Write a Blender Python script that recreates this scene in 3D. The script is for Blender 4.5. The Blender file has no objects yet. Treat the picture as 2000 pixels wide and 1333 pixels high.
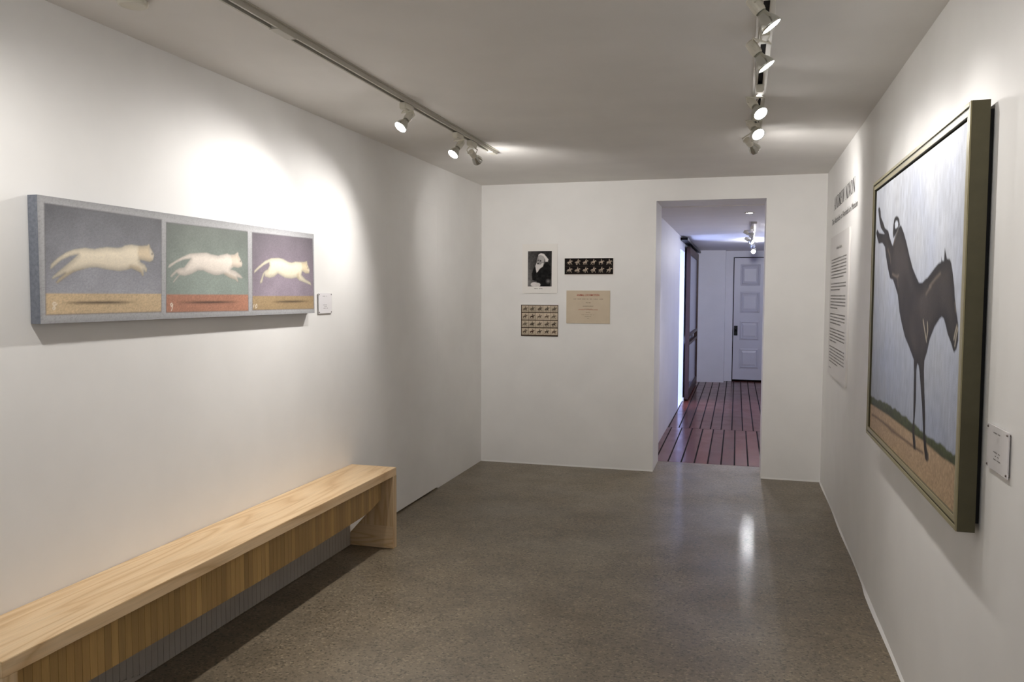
import bpy, bmesh, math, random
import numpy as np
from mathutils import Vector, Matrix
random.seed(7); np.random.seed(7)
SC = bpy.context.scene
COL = SC.collection

# ------------------------------------------------------------------ dimensions (metres)
XL, XR, YB, YF, H = -2.168, 0.612, 6.637, -1.6, 2.387      # gallery room
T = 0.445                                                  # thickness of the back wall
DX0, DX1, DZ = -0.682, 0.168, 2.213                        # doorway
CX0, CX1, CY1, CH = -0.765, 0.78, 14.12, 2.205             # corridor beyond

# ------------------------------------------------------------------ camera
cam_d = bpy.data.cameras.new('camera'); cam = bpy.data.objects.new('camera', cam_d); COL.objects.link(cam)
cam_d.sensor_width = 36.0; cam_d.lens = 1573.838 / 2000 * 36
cam_d.clip_start = 0.02
pitch, yaw, roll = -0.0572, -0.2777, 0.0043
cy, sy, cp, sp, cr, sr = math.cos(yaw), math.sin(yaw), math.cos(pitch), math.sin(pitch), math.cos(roll), math.sin(roll)
F = Vector((sy*cp, cy*cp, sp)); R0 = Vector((cy, -sy, 0)); U0 = R0.cross(F)
RR = R0*cr + U0*sr; UU = U0*cr - R0*sr
M = Matrix.Identity(4)
for i in range(3): M[i][0] = RR[i]; M[i][1] = UU[i]; M[i][2] = -F[i]
M.translation = Vector((0, 0, 1.45)); cam.matrix_world = M
SC.camera = cam

# ------------------------------------------------------------------ view, world, daylight, fill light
SC.view_settings.view_transform = 'Standard'; SC.view_settings.look = 'None'
SC.view_settings.gamma = 1.0; SC.view_settings.exposure = 0.66; SC.view_settings.use_curve_mapping = False
W = bpy.data.worlds.new('world'); SC.world = W; W.use_nodes = True
W.node_tree.nodes['Background'].inputs[0].default_value = (0.42, 0.55, 1.0, 1)
W.node_tree.nodes['Background'].inputs[1].default_value = 1.2
SC.cycles.max_bounces = 12; SC.cycles.diffuse_bounces = 8; SC.cycles.sample_clamp_indirect = 6.0
SC.cycles.use_denoising = True

def area(name, loc, target, size, power, color):
    l = bpy.data.lights.new(name, 'AREA'); l.shape = 'RECTANGLE'; l.size, l.size_y = size; l.energy = power; l.color = color
    o = bpy.data.objects.new(name, l); COL.objects.link(o); o.location = loc
    o.rotation_euler = (Vector(target)-Vector(loc)).to_track_quat('-Z', 'Y').to_euler()
    return o
# daylight entering the corridor through its side window, plus an added fill light behind the photographer
area('daylight_corridor', (-1.5, 10.72, 1.1), (0.6, 11.0, 0.9), (0.8, 1.9), 36, (0.42, 0.52, 1.0))
area('fill_rear', (-0.8, YF+0.12, 1.4), (-0.8, 6, 1.3), (1.9, 1.6), 8, (0.96, 0.97, 1.0))

LEFT_W, RIGHT_W, BACK_W, SPILL_W, CORR_W = 34.5, 11.5, 27, 1.5, 90
WARM = (1.0, 0.965, 0.93)

# ------------------------------------------------------------------ colour and material helpers
def s2l(c):
    c = c/255.0
    return c/12.92 if c <= 0.04045 else ((c+0.055)/1.055)**2.4
def S(r, g, b): return (s2l(r), s2l(g), s2l(b), 1.0)
MATS = {}
def mat(name, color=(0.8, 0.8, 0.8, 1), rough=0.6, metal=0.0, spec=0.5, trans=0.0, emit=None, strength=0):
    m = bpy.data.materials.new(name); m.use_nodes = True
    b = m.node_tree.nodes['Principled BSDF']
    b.inputs['Base Color'].default_value = color; b.inputs['Roughness'].default_value = rough
    b.inputs['Metallic'].default_value = metal; b.inputs['Specular IOR Level'].default_value = spec
    b.inputs['Transmission Weight'].default_value = trans
    if emit: b.inputs['Emission Color'].default_value = emit; b.inputs['Emission Strength'].default_value = strength
    MATS[name] = m
    return m
class NT:
    def __init__(s, m): s.t = m.node_tree; s.b = s.t.nodes['Principled BSDF']
    def n(s, kind, **kw):
        nd = s.t.nodes.new(kind)
        for k, v in kw.items(): setattr(nd, k, v)
        return nd
    def l(s, a, b): s.t.links.new(a, b)
    def coord(s, scale=(1, 1, 1), out='Object'):
        c = s.n('ShaderNodeTexCoord'); mp = s.n('ShaderNodeMapping'); mp.inputs['Scale'].default_value = scale
        s.l(c.outputs[out], mp.inputs[0]); return mp.outputs[0]
    def noise(s, vec, scale, detail=4, rough=0.5, dist=0.0):
        nd = s.n('ShaderNodeTexNoise'); nd.inputs['Scale'].default_value = scale; nd.inputs['Detail'].default_value = detail
        nd.inputs['Roughness'].default_value = rough; nd.inputs['Distortion'].default_value = dist
        s.l(vec, nd.inputs['Vector']); return nd.outputs['Fac']
    def ramp(s, fac, stops):
        r = s.n('ShaderNodeValToRGB'); e = r.color_ramp.elements
        e[0].position, e[0].color = stops[0]; e[1].position, e[1].color = stops[-1]
        for p, c in stops[1:-1]: x = e.new(p); x.color = c
        s.l(fac, r.inputs[0]); return r.outputs[0]
    def mix(s, a, b, fac, mode='MIX'):
        m = s.n('ShaderNodeMix', data_type='RGBA', blend_type=mode)
        if isinstance(fac, (int, float)): m.inputs[0].default_value = fac
        else: s.l(fac, m.inputs[0])
        for v, i in ((a, 6), (b, 7)):
            if isinstance(v, tuple): m.inputs[i].default_value = v
            else: s.l(v, m.inputs[i])
        return m.outputs[2]
    def math(s, op, a, b=0.0, c=None):
        m = s.n('ShaderNodeMath', operation=op)
        for i, v in enumerate((a, b) if c is None else (a, b, c)):
            if isinstance(v, (int, float)): m.inputs[i].default_value = v
            else: s.l(v, m.inputs[i])
        return m.outputs[0]
    def bump(s, h, strength=0.2, dist=0.002):
        b = s.n('ShaderNodeBump'); b.inputs['Strength'].default_value = strength; b.inputs['Distance'].default_value = dist
        s.l(h, b.inputs['Height']); s.l(b.outputs[0], s.b.inputs['Normal'])
G = lambda v: (v, v, v, 1)

def paint(name, col, rough=0.55):
    m = mat(name, col, rough); t = NT(m); v = t.coord()
    n = t.noise(v, 3.0, 5); c2 = tuple(x*0.955 for x in col[:3])+(1,)
    t.l(t.mix(c2, col, t.ramp(n, [(0.35, G(0)), (0.65, G(1))])), t.b.inputs['Base Color'])
    t.bump(t.noise(v, 260, 3), 0.06, 0.0008)
    return m
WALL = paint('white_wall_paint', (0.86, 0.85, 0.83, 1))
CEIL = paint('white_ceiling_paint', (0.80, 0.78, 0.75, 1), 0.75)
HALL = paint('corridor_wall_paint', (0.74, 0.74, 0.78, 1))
CAULK = paint('white_caulk', (0.80, 0.79, 0.77, 1))
DARK = mat('dark_gap', S(22, 20, 20), 0.9)
BLACK = mat('black_metal', S(18, 18, 20), 0.4, 0.6)
CREAM = mat('cream_enamel', S(214, 210, 196), 0.4)
TRACKM = mat('track_enamel', S(190, 186, 174), 0.45)
CHROME = mat('chrome', S(200, 200, 200), 0.18, 1.0)
LENS = mat('lamp_lens_lit', (1, 1, 1, 1), 0.3, emit=(1.0, 0.97, 0.93, 1), strength=38)
LENSOFF = mat('lamp_lens_glow', (0.8, 0.8, 0.8, 1), 0.15, emit=(1.0, 0.97, 0.93, 1), strength=14)
GLASSY = mat('reflector_glass', S(205, 205, 198), 0.12, 0.75)
BRASS = mat('screw_metal', S(120, 112, 108), 0.35, 0.9)

# polished concrete with exposed aggregate
CONC = mat('aggregate_concrete', rough=0.35); t = NT(CONC); v = t.coord()
big = t.ramp(t.noise(v, 0.9, 5, 0.6), [(0.3, S(110, 98, 79)), (0.55, S(121, 109, 90)), (0.75, S(131, 120, 102))])
blot = t.ramp(t.noise(v, 4.5, 6, 0.65), [(0.35, G(0.80)), (0.62, G(1.08))])
c = t.mix(big, blot, 1.0, 'MULTIPLY')
vo = t.n('ShaderNodeTexVoronoi'); vo.inputs['Scale'].default_value = 115; t.l(v, vo.inputs['Vector'])
sep = t.n('ShaderNodeSeparateColor'); t.l(vo.outputs['Color'], sep.inputs[0])
grain = t.ramp(sep.outputs[0], [(0.0, G(0.55)), (0.14, G(0.72)), (0.2, G(0.97)), (0.8, G(1.03)), (0.93, G(1.30)), (1.0, G(1.55))])
c = t.mix(c, grain, 1.0, 'MULTIPLY')
vo2 = t.n('ShaderNodeTexVoronoi'); vo2.inputs['Scale'].default_value = 62; t.l(v, vo2.inputs['Vector'])
sep2 = t.n('ShaderNodeSeparateColor'); t.l(vo2.outputs['Color'], sep2.inputs[0])
pit = t.math('MULTIPLY', t.math('GREATER_THAN', sep2.outputs[1], 0.86), t.math('LESS_THAN', vo2.outputs['Distance'], 0.30))
c = t.mix(c, S(66, 58, 48), t.math('MULTIPLY', pit, 0.75)); t.l(c, t.b.inputs['Base Color'])
t.b.inputs['Coat Weight'].default_value = 0.16; t.b.inputs['Coat Roughness'].default_value = 0.05
rg = t.ramp(t.noise(v, 1.6, 4), [(0.35, G(0.38)), (0.7, G(0.52))]); t.l(rg, t.b.inputs['Roughness'])
t.bump(t.noise(v, 190, 3, 0.6), 0.5, 0.0016)
cb = t.n('ShaderNodeBump'); cb.inputs['Strength'].default_value = 0.55; cb.inputs['Distance'].default_value = 0.0008; t.l(t.noise(v, 48, 4, 0.65), cb.inputs['Height']); t.l(cb.outputs[0], t.b.inputs['Coat Normal'])

def oak(name, axis, light=1.0, island=False, dark=False):
    m = mat(name, rough=0.42); t = NT(m)
    sc = {'y': (9, 0.75, 9), 'z': (9, 9, 0.75), 'x': (0.75, 9, 9)}[axis]
    fs = {'y': (160, 5, 160), 'z': (160, 160, 5), 'x': (5, 160, 160)}[axis]
    v = t.coord(sc); f = t.coord(fs)
    n = t.noise(v, 1.0, 2, 0.35, 0.6)
    ring = t.math('PINGPONG', t.math('MULTIPLY', n, 2.0 if island else 15.0), 1.0)
    a, b, cc = ((228, 200, 160), (221, 190, 147), (206, 171, 126)) if not dark else ((150, 104, 66), (122, 80, 50), (92, 58, 36))
    if island: a, b, cc = (206, 168, 104), (200, 160, 98), (186, 146, 88)
    base = t.ramp(ring, [(0.0, S(*[x*light for x in cc])), (0.35, S(*[x*light for x in b])), (1.0, S(*[x*light for x in a]))])
    pores = t.ramp(t.noise(f, 1.0, 3, 0.6), [(0.32, G(0.88)), (0.55, G(1.0))])
    c = t.mix(base, pores, 1.0, 'MULTIPLY')
    if island:
        g = t.n('ShaderNodeNewGeometry')
        r = t.ramp(g.outputs['Random Per Island'], [(0.0, G(0.74)), (0.6, G(0.95)), (1.0, G(1.18))])
        c = t.mix(c, r, 1.0, 'MULTIPLY')
    t.l(c, t.b.inputs['Base Color']); t.bump(t.noise(f, 1.0, 2), 0.1, 0.0005)
    return m
OAK_Y = oak('oak_seat', 'y'); OAK_Z = oak('oak_upright', 'z', 0.93); OAK_SLAT = oak('oak_slats', 'z', 0.90, True)
OAK_X = oak('oak_foot', 'x', 0.93)
GREYSLAT = mat('grey_painted_boards', S(168, 160, 150), 0.7); t = NT(GREYSLAT); v = t.coord()
t.l(t.mix(S(156, 148, 138), S(176, 168, 158), t.noise(v, 6, 3)), t.b.inputs['Base Color'])

# varnished red-brown boards of the corridor
BOARDS = mat('varnished_boards', rough=0.2); t = NT(BOARDS)
tc = t.n('ShaderNodeTexCoord'); sx = t.n('ShaderNodeSeparateXYZ'); t.l(tc.outputs['Object'], sx.inputs[0])
joint = t.math('GREATER_THAN', sx.outputs[1], 8.95)
xx = t.math('ADD', t.math('ADD', sx.outputs[0], t.math('MULTIPLY', joint, 0.033)), t.math('MULTIPLY', sx.outputs[1], 0.006))
q = t.math('DIVIDE', xx, 0.112); fr = t.math('FRACT', q); idn = t.math('FLOOR', q)
wn = t.n('ShaderNodeTexWhiteNoise', noise_dimensions='2D')
cmb = t.n('ShaderNodeCombineXYZ'); t.l(idn, cmb.inputs[0]); t.l(joint, cmb.inputs[1]); t.l(cmb.outputs[0], wn.inputs['Vector'])
grainv = t.coord((40, 2.0, 1)); gn = t.noise(grainv, 1.0, 4, 0.6, 0.4)
c = t.mix(S(92, 44, 34), S(124, 66, 50), wn.outputs['Value'])
c = t.mix(c, t.ramp(gn, [(0.3, G(0.62)), (0.6, G(1.0))]), 1.0, 'MULTIPLY')
knots = t.ramp(t.noise(t.coord((9, 4, 1)), 1.0, 3), [(0.64, G(1)), (0.72, G(0.38))])
c = t.mix(c, knots, 1.0, 'MULTIPLY')
gap = t.math('MAXIMUM', t.math('LESS_THAN', fr, 0.115), t.math('LESS_THAN', t.math('ABSOLUTE', t.math('SUBTRACT', sx.outputs[1], 8.95)), 0.004))
c = t.mix(c, S(14, 8, 8), gap); t.l(c, t.b.inputs['Base Color'])
t.b.inputs['Specular IOR Level'].default_value = 0.22
t.l(t.math('ADD', t.math('MULTIPLY', t.noise(t.coord(), 5, 3), 0.2), t.math('ADD', t.math('MULTIPLY', gap, 0.7), 0.12)), t.b.inputs['Roughness'])
t.bump(t.math('ADD', t.math('MULTIPLY', gap, -1.0), t.math('MULTIPLY', gn, 0.15)), 0.4, 0.003)

FRAME = mat('olive_frame', S(72, 67, 42), 0.5); t = NT(FRAME)
t.l(t.mix(S(64, 59, 35), S(78, 73, 48), t.noise(t.coord((3, 3, 3)), 8, 4)), t.b.inputs['Base Color'])
LIP = mat('frame_lip', S(146, 138, 106), 0.4, 0.1)
def vcmat(name, rough, bumpv=(0, 0)):
    m = mat(name, rough=rough); t = NT(m); a = t.n('ShaderNodeAttribute'); a.attribute_name = 'Col'
    t.l(a.outputs['Color'], t.b.inputs['Base Color'])
    if bumpv[0]: t.bump(t.noise(t.coord((1, 1, 1)), bumpv[0], 3), bumpv[1], 0.001)
    return m
CANVAS = vcmat('painted_canvas', 0.6, (420, 0.5)); GLOSSC = vcmat('varnished_canvas', 0.5, (300, 0.5)); GLOSSC.node_tree.nodes['Principled BSDF'].inputs['Specular IOR Level'].default_value = 0.2; PRINT = vcmat('printed_paper', 0.7); PRINT.node_tree.nodes['Principled BSDF'].inputs['Specular IOR Level'].default_value = 0.15
BOARDW = mat('white_board', S(222, 219, 216), 0.5); PAPER = mat('mount_paper', S(236, 233, 228), 0.6)
INK = mat('grey_ink', S(62, 60, 58), 0.7); FAINT = mat('faint_ink', S(120, 116, 112), 0.7); REDINK = mat('red_ink', S(168, 78, 58), 0.7)
VINYL = mat('dark_vinyl', S(46, 44, 40), 0.5); PLAQUE = mat('plaque_acrylic', S(226, 223, 223), 0.12)
TAN = mat('tan_paper', S(206, 184, 152), 0.7); t = NT(TAN)
t.l(t.mix(S(200, 184, 160), S(212, 197, 174), t.noise(t.coord(), 14, 4)), t.b.inputs['Base Color'])
PINKRED = mat('faded_red_ink', S(186, 128, 108), 0.7); BROWNINK = mat('brown_ink', S(128, 112, 92), 0.7)
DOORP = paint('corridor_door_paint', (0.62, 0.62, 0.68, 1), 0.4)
STILE = mat('dark_stained_wood', S(58, 34, 26), 0.4)
def glassmat():
    m = mat('window_glass', (0.9, 0.93, 0.97, 1), 0.05, trans=0.9); return m
GLASS = glassmat()
FROST = mat('pale_glass', S(150, 156, 186), 0.15, trans=0.25)

# ------------------------------------------------------------------ mesh helpers
def link(name, bm, m, parent=None, smooth=False):
    me = bpy.data.meshes.new(name); bm.normal_update(); bm.to_mesh(me); bm.free()
    for x in (m if isinstance(m, (list, tuple)) else [m]): me.materials.append(x)
    if smooth:
        for p in me.polygons: p.use_smooth = True
    o = bpy.data.objects.new(name, me); COL.objects.link(o)
    if parent: o.parent = parent; o.matrix_parent_inverse = parent.matrix_world.inverted()
    return o
def box(bm, x0, x1, y0, y1, z0, z1, bevel=0, mi=0):
    r = bmesh.ops.create_cube(bm, size=1); vs = r['verts']
    for v in vs: v.co = Vector(((x0+x1)/2+v.co.x*(x1-x0), (y0+y1)/2+v.co.y*(y1-y0), (z0+z1)/2+v.co.z*(z1-z0)))
    fs = {f for v in vs for f in v.link_faces}
    for f in fs: f.material_index = mi
    if bevel: bmesh.ops.bevel(bm, geom=list({e for v in vs for e in v.link_edges}), offset=bevel, segments=2, affect='EDGES')
def prism(bm, pts, ax, a0, a1):          # polygon pts in the plane normal to axis ax, extruded from a0 to a1
    def P(p, a):
        return Vector({'x': (a, p[0], p[1]), 'y': (p[0], a, p[1]), 'z': (p[0], p[1], a)}[ax])
    A = [bm.verts.new(P(p, a0)) for p in pts]; B = [bm.verts.new(P(p, a1)) for p in pts]
    n = len(pts); bm.faces.new(A); bm.faces.new(B[::-1])
    for i in range(n): bm.faces.new((A[i], B[i], B[(i+1) % n], A[(i+1) % n]))
    bmesh.ops.recalc_face_normals(bm, faces=bm.faces)
def frame_axes(d):
    d = Vector(d).normalized(); u = d.cross(Vector((0, 0, 1)))
    if u.length < 1e-3: u = Vector((1, 0, 0))
    u.normalize(); return d, u, u.cross(d)
def lathe(bm, p, d, prof, seg=20, mi=0):  # prof: (distance along d, radius)
    d, u, w = frame_axes(d); rings = []
    for s, r in prof:
        if r < 1e-6: rings.append([bm.verts.new(Vector(p)+d*s)])
        else: rings.append([bm.verts.new(Vector(p)+d*s+(u*math.cos(a)+w*math.sin(a))*r) for a in [2*math.pi*i/seg for i in range(seg)]])
    for A, B in zip(rings, rings[1:]):
        for i in range(seg):
            j = (i+1) % seg
            if len(A) == 1 and len(B) == 1: continue
            if len(A) == 1: f = bm.faces.new((A[0], B[i], B[j]))
            elif len(B) == 1: f = bm.faces.new((A[i], B[0], A[j]))
            else: f = bm.faces.new((A[i], B[i], B[j], A[j]))
            f.material_index = mi
    bmesh.ops.recalc_face_normals(bm, faces=bm.faces)
def tube(bm, pts, r, seg=8):
    pts = [Vector(p) for p in pts]; rings = []
    for i, p in enumerate(pts):
        d = (pts[min(i+1, len(pts)-1)]-pts[max(i-1, 0)])
        d, u, w = frame_axes(d)
        rings.append([bm.verts.new(p+(u*math.cos(a)+w*math.sin(a))*r) for a in [2*math.pi*k/seg for k in range(seg)]])
    for A, B in zip(rings, rings[1:]):
        for i in range(seg): bm.faces.new((A[i], B[i], B[(i+1) % seg], A[(i+1) % seg]))
    bm.faces.new(rings[0]); bm.faces.new(rings[-1][::-1]); bmesh.ops.recalc_face_normals(bm, faces=bm.faces)
def thing(name, loc, label, cat, group=None):
    o = bpy.data.objects.new(name, None); o.empty_display_size = 0.1; COL.objects.link(o)
    o.location = loc; o.matrix_world = Matrix.Translation(Vector(loc)); o['label'] = label; o['category'] = cat
    if group: o['group'] = group
    return o
def tag(o, label, cat, group=None):
    o['label'] = label; o['category'] = cat
    if group: o['group'] = group
    return o
def struct(name, fn, m, parent=None, label=None):
    bm = bmesh.new(); fn(bm); o = link(name, bm, m, parent)
    if not parent: o['kind'] = 'structure'
    if label: o['label'] = label
    return o
def B(*boxes, bevel=0):
    def f(bm):
        for b in boxes: box(bm, *b, bevel=bevel)
    return f

# ------------------------------------------------------------------ the room
struct('floor', B((XL-0.1, XR+0.1, YF-0.1, YB, -0.1, 0), (DX0, DX1, YB, YB+T+0.0, -0.1, 0)), CONC)
struct('ceiling', B((XL-0.1, XR+0.1, YF-0.1, YB, H, H+0.1)), CEIL)
D3 = (4.70, 5.59, 2.10)      # flush access door in the left wall
def wl(bm):
    box(bm, XL-0.1, XL, YF-0.1, D3[0], 0, H); box(bm, XL-0.1, XL, D3[1], YB+0.1, 0, H); box(bm, XL-0.1, XL, D3[0], D3[1], D3[2], H)
struct('wall_left', wl, WALL)
d3 = struct('door_1', B((XL-0.04, XL, D3[0]+0.0004, D3[1]-0.0008, 0.011, D3[2]-0.0002)), WALL, label='flush white hidden access door in the left wall beyond the bench')
struct('gap_shade_slab', B((XL-0.1, XL-0.045, D3[0], D3[1], 0, D3[2])), DARK, label='dark slab giving the shade in the cavity behind the flush access door')  # slab coloured dark for the shade in the door gap
struct('wall_right', B((XR, XR+0.1, YF-0.1, YB+0.1, 0, H)), WALL)
struct('wall_back', B((XL-0.1, DX0, YB, YB+T, 0, H+0.05), (DX1, XR+0.5, YB, YB+T, 0, H+0.05), (DX0, DX1, YB, YB+T, DZ, H+0.05)), WALL)
struct('wall_front', B((XL-0.1, XR+0.1, YF-0.1, YF, 0, H)), WALL)
struct('added_window', B((-1.80, -1.74, YF, YF+0.05, 0.55, 2.25), (0.14, 0.20, YF, YF+0.05, 0.55, 2.25), (-1.74, 0.14, YF, YF+0.05, 0.55, 0.61), (-1.74, 0.14, YF, YF+0.05, 2.19, 2.25), (-0.83, -0.77, YF, YF+0.05, 0.61, 2.19)), WALL, label='white window frame added around the unseen fill light behind the photographer')  # frame added to go with the rear fill light
def bead(bm):                # uneven caulk bead at the foot of the right wall
    n = 60; pts = [(YF + (YB-YF)*i/n) for i in range(n+1)]
    for a, b in zip(pts, pts[1:]):
        w0 = 0.006 + 0.003*math.sin(a*5.1) + (0.006 if a < 4.3 else 0); w1 = 0.006 + 0.003*math.sin(b*5.1) + (0.006 if b < 4.3 else 0)
        vs = [bm.verts.new(p) for p in ((XR, a, 0.010), (XR-w0, a, 0.0005), (XR-w1, b, 0.0005), (XR, b, 0.010))]; bm.faces.new(vs)
    vs = None
struct('trim_2', bead, CAULK, label='white caulk bead along the foot of the right wall')
def bead2(bm):
    prism(bm, [(YB, 0.0), (YB-0.004, 0.0), (YB, 0.012)], 'x', XL, DX0)
    prism(bm, [(YB, 0.0), (YB-0.004, 0.0), (YB, 0.012)], 'x', DX1, XR)
struct('trim_3', bead2, CAULK, label='pale caulk line along the foot of the back wall')

# ------------------------------------------------------------------ corridor beyond the doorway
CY0 = YB+T
struct('floor_corridor', B((CX0-0.1, CX1+0.1, CY0, CY1+0.3, -0.1, 0.001)), BOARDS)
struct('ceiling_corridor', B((CX0-0.1, CX1+0.1, CY0-0.0, CY1+0.3, CH, CH+0.1)), CEIL)
WY0, WY1, WZ = 10.42, 11.25, 2.04
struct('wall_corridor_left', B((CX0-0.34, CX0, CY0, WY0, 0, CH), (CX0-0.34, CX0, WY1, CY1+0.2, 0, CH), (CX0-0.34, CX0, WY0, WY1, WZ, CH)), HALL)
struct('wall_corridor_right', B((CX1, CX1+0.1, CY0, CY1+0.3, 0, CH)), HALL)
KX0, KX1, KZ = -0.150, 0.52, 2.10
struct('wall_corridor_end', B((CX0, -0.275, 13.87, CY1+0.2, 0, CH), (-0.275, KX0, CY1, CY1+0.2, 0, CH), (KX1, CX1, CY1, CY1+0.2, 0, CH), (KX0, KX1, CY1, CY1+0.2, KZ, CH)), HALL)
struct('door_shade_slab', B((KX0, KX1, CY1+0.15, CY1+0.2, 0, KZ)), DARK, label='dark slab giving the shade behind the corridor door')  # dark colour stands in for shade around the corridor door
def door2(bm):
    x0, x1, z0, z1 = KX0+0.014, KX1-0.01, 0.032, KZ-0.012; y = CY1+0.03
    box(bm, x0, x1, y, y+0.04, z0, z1)
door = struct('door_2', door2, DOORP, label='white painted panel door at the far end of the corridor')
for (z0, z1) in ((1.62, 1.98), (1.163, 1.52), (0.705, 1.033), (0.221, 0.567)):
    def pan(bm):
        x0, x1 = -0.035, 0.285; y = CY1+0.03
        o = [(x0, z0), (x1, z0), (x1, z1), (x0, z1)]; i = [(x0+0.03, z0+0.03), (x1-0.03, z0+0.03), (x1-0.03, z1-0.03), (x0+0.03, z1-0.03)]
        k = [(x0+0.065, z0+0.075), (x1-0.065, z0+0.075), (x1-0.065, z1-0.075), (x0+0.065, z1-0.075)]
        A = [bm.verts.new((a, y-0.0005, b)) for a, b in o]; Bv = [bm.verts.new((a, y-0.014, b)) for a, b in i]
        Cv = [bm.verts.new((a, y-0.003, b)) for a, b in [(p[0]+(0.008 if p[0] < 0.1 else -0.008), p[1]+(0.008 if n < 2 else -0.008)) for n, p in enumerate(i)]]
        Dv = [bm.verts.new((a, y-0.013, b)) for a, b in k]
        for P, Q in ((A, Bv), (Bv, Cv), (Cv, Dv)):
            for n in range(4): bm.faces.new((P[n], P[(n+1) % 4], Q[(n+1) % 4], Q[n]))
        bm.faces.new(Dv); bmesh.ops.recalc_face_normals(bm, faces=bm.faces)
    bm = bmesh.new(); pan(bm); link('door_panel', bm, DOORP, door)
bm = bmesh.new(); box(bm, -0.125, -0.065, CY1+0.018, CY1+0.03, 0.78, 0.945, 0.003); hd = link('lock_plate', bm, BLACK, door); hd['label'] = 'black rim lock plate'
bm = bmesh.new(); lathe(bm, (-0.095, CY1+0.018, 0.87), (0, -1, 0), [(0, 0.008), (0.02, 0.008), (0.024, 0.022), (0.04, 0.02), (0.045, 0.0)]); link('door_knob', bm, BLACK, hd, True)
# window that lets the daylight in at the side of the corridor
w1 = struct('window_1', lambda bm: [box(bm, CX0-0.34, CX0-0.30, a, b, z0, z1) for a, b, z0, z1 in ((WY0, WY0+0.05, 0, WZ), (WY1-0.05, WY1, 0, WZ), (WY0, WY1, 0, 0.05), (WY0, WY1, WZ-0.05, WZ), (WY0, WY1, 1.0, 1.03))], DOORP, label='white window frame at the side of the corridor')
struct('window_sill', B((CX0-0.34, CX0, WY0, WY1, -0.02, 0.012)), HALL, w1)

# sliding glazed door on its overhead track, along the corridor's left wall
sd = thing('sliding_door', (-0.72, 12.3, 0.02), 'glazed sliding door with dark stiles beside the bright corridor window', 'door')
LX0, LX1, LY0, LY1 = -0.742, -0.690, 11.27, 13.45
def part(name, boxes, m, parent, bevel=0, **kw):
    bm = bmesh.new()
    for b in boxes: box(bm, *b, bevel=bevel)
    o = link(name, bm, m, parent)
    for k, v in kw.items(): o[k] = v
    return o
part('stile', [(LX0, LX1, LY0, LY0+0.10, 0.02, 2.12)], STILE, sd, 0.002)
part('stile', [(LX0, LX1, LY1-0.10, LY1, 0.02, 2.12)], STILE, sd, 0.002)
part('rail', [(LX0+0.005, LX1-0.005, LY0+0.1, LY1-0.1, 2.02, 2.12)], STILE, sd)
part('rail', [(LX0+0.005, LX1-0.005, LY0+0.1, LY1-0.1, 0.02, 0.14)], STILE, sd)
part('rail', [(LX0+0.005, LX1-0.005, LY0+0.1, LY1-0.1, 0.88, 0.92)], STILE, sd)
part('rail', [(LX0+0.005, LX1-0.005, LY0+0.1, LY1-0.1, 0.76, 0.80)], STILE, sd)
part('glass_pane', [(LX0+0.02, LX1-0.02, LY0+0.1, LY1-0.1, 0.92, 2.02)], FROST, sd)
part('glass_pane', [(LX0+0.02, LX1-0.02, LY0+0.1, LY1-0.1, 0.14, 0.76)], FROST, sd)
part('hanger', [(LX0+0.01, LX1-0.01, LY0+0.2, LY0+0.24, 2.10, 2.151)], BLACK, sd)
tr = bmesh.new(); box(tr, CX0, LX1+0.015, 10.44, 13.80, 2.152, 2.184)
tag(link('door_track', tr, BLACK), 'black overhead track carrying the sliding glazed door, under the corridor ceiling', 'door track')
fg = bmesh.new(); box(fg, -0.762, -0.745, 11.20, 11.26, 0.001, 0.05, 0.003)
tag(link('floor_guide', fg, CREAM), 'small white guide block on the boards beneath the sliding door stile', 'door guide')

# ------------------------------------------------------------------ bench
BX0, BX1, BY0, BY1, BZ = XL+0.002, -1.8835, 1.648, 4.205, 0.463
bench = thing('bench', (-2.02, (BY0+BY1)/2, 0), 'long light oak bench with slatted front, against the left wall', 'bench')
part('seat', [(BX0, BX1, BY0, BY1, BZ-0.046, BZ)], OAK_Y, bench, 0.0015)
def leg(y0, y1):
    bm = bmesh.new()
    prism(bm, [(BX1, 0.002), (BX1, BZ-0.0455), (-1.985, BZ-0.0455), (-1.985, 0.262), (-2.158, 0.070), (-2.158, 0.002)], 'y', y0, y1)
    o = link('leg', bm, OAK_Z, bench)
    bm = bmesh.new(); prism(bm, [(BX1-0.001, 0.003), (BX1-0.001, 0.130), (-2.103, 0.130), (-2.157, 0.069), (-2.157, 0.003)], 'y', y0-0.0008, y1+0.0008)
    link('foot_block', bm, OAK_X, o)
    return o
leg(BY0, BY0+0.046); leg(BY1-0.046, BY1)
def apron(bm):
    y = BY0+0.047; ye = 4.092
    def zb(y): 
        pts = [(1.6, 0.246), (2.9, 0.241), (3.3, 0.245), (3.66, 0.254), (3.89, 0.260), (3.97, 0.270), (4.10, 0.300)]
        for (a, za), (b, zc) in zip(pts, pts[1:]):
            if a <= y <= b: return za+(zc-za)*(y-a)/(b-a)
        return 0.3
    while y < ye-0.004:
        y2 = min(y+0.0288, ye)
        prism(bm, [(y, zb(y)), (y2, zb(y2)), (y2, BZ-0.047), (y, BZ-0.047)], 'x', -1.948, -1.93)
        y += 0.030
bm = bmesh.new(); apron(bm); link('slatted_front', bm, OAK_SLAT, bench)
bm = bmesh.new(); box(bm, -1.9555, -1.9485, BY0+0.05, 4.085, 0.31, BZ-0.047); o = link('slat_backing', bm, STILE, bench); o['label'] = 'dark backing strip behind the slats'
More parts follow.
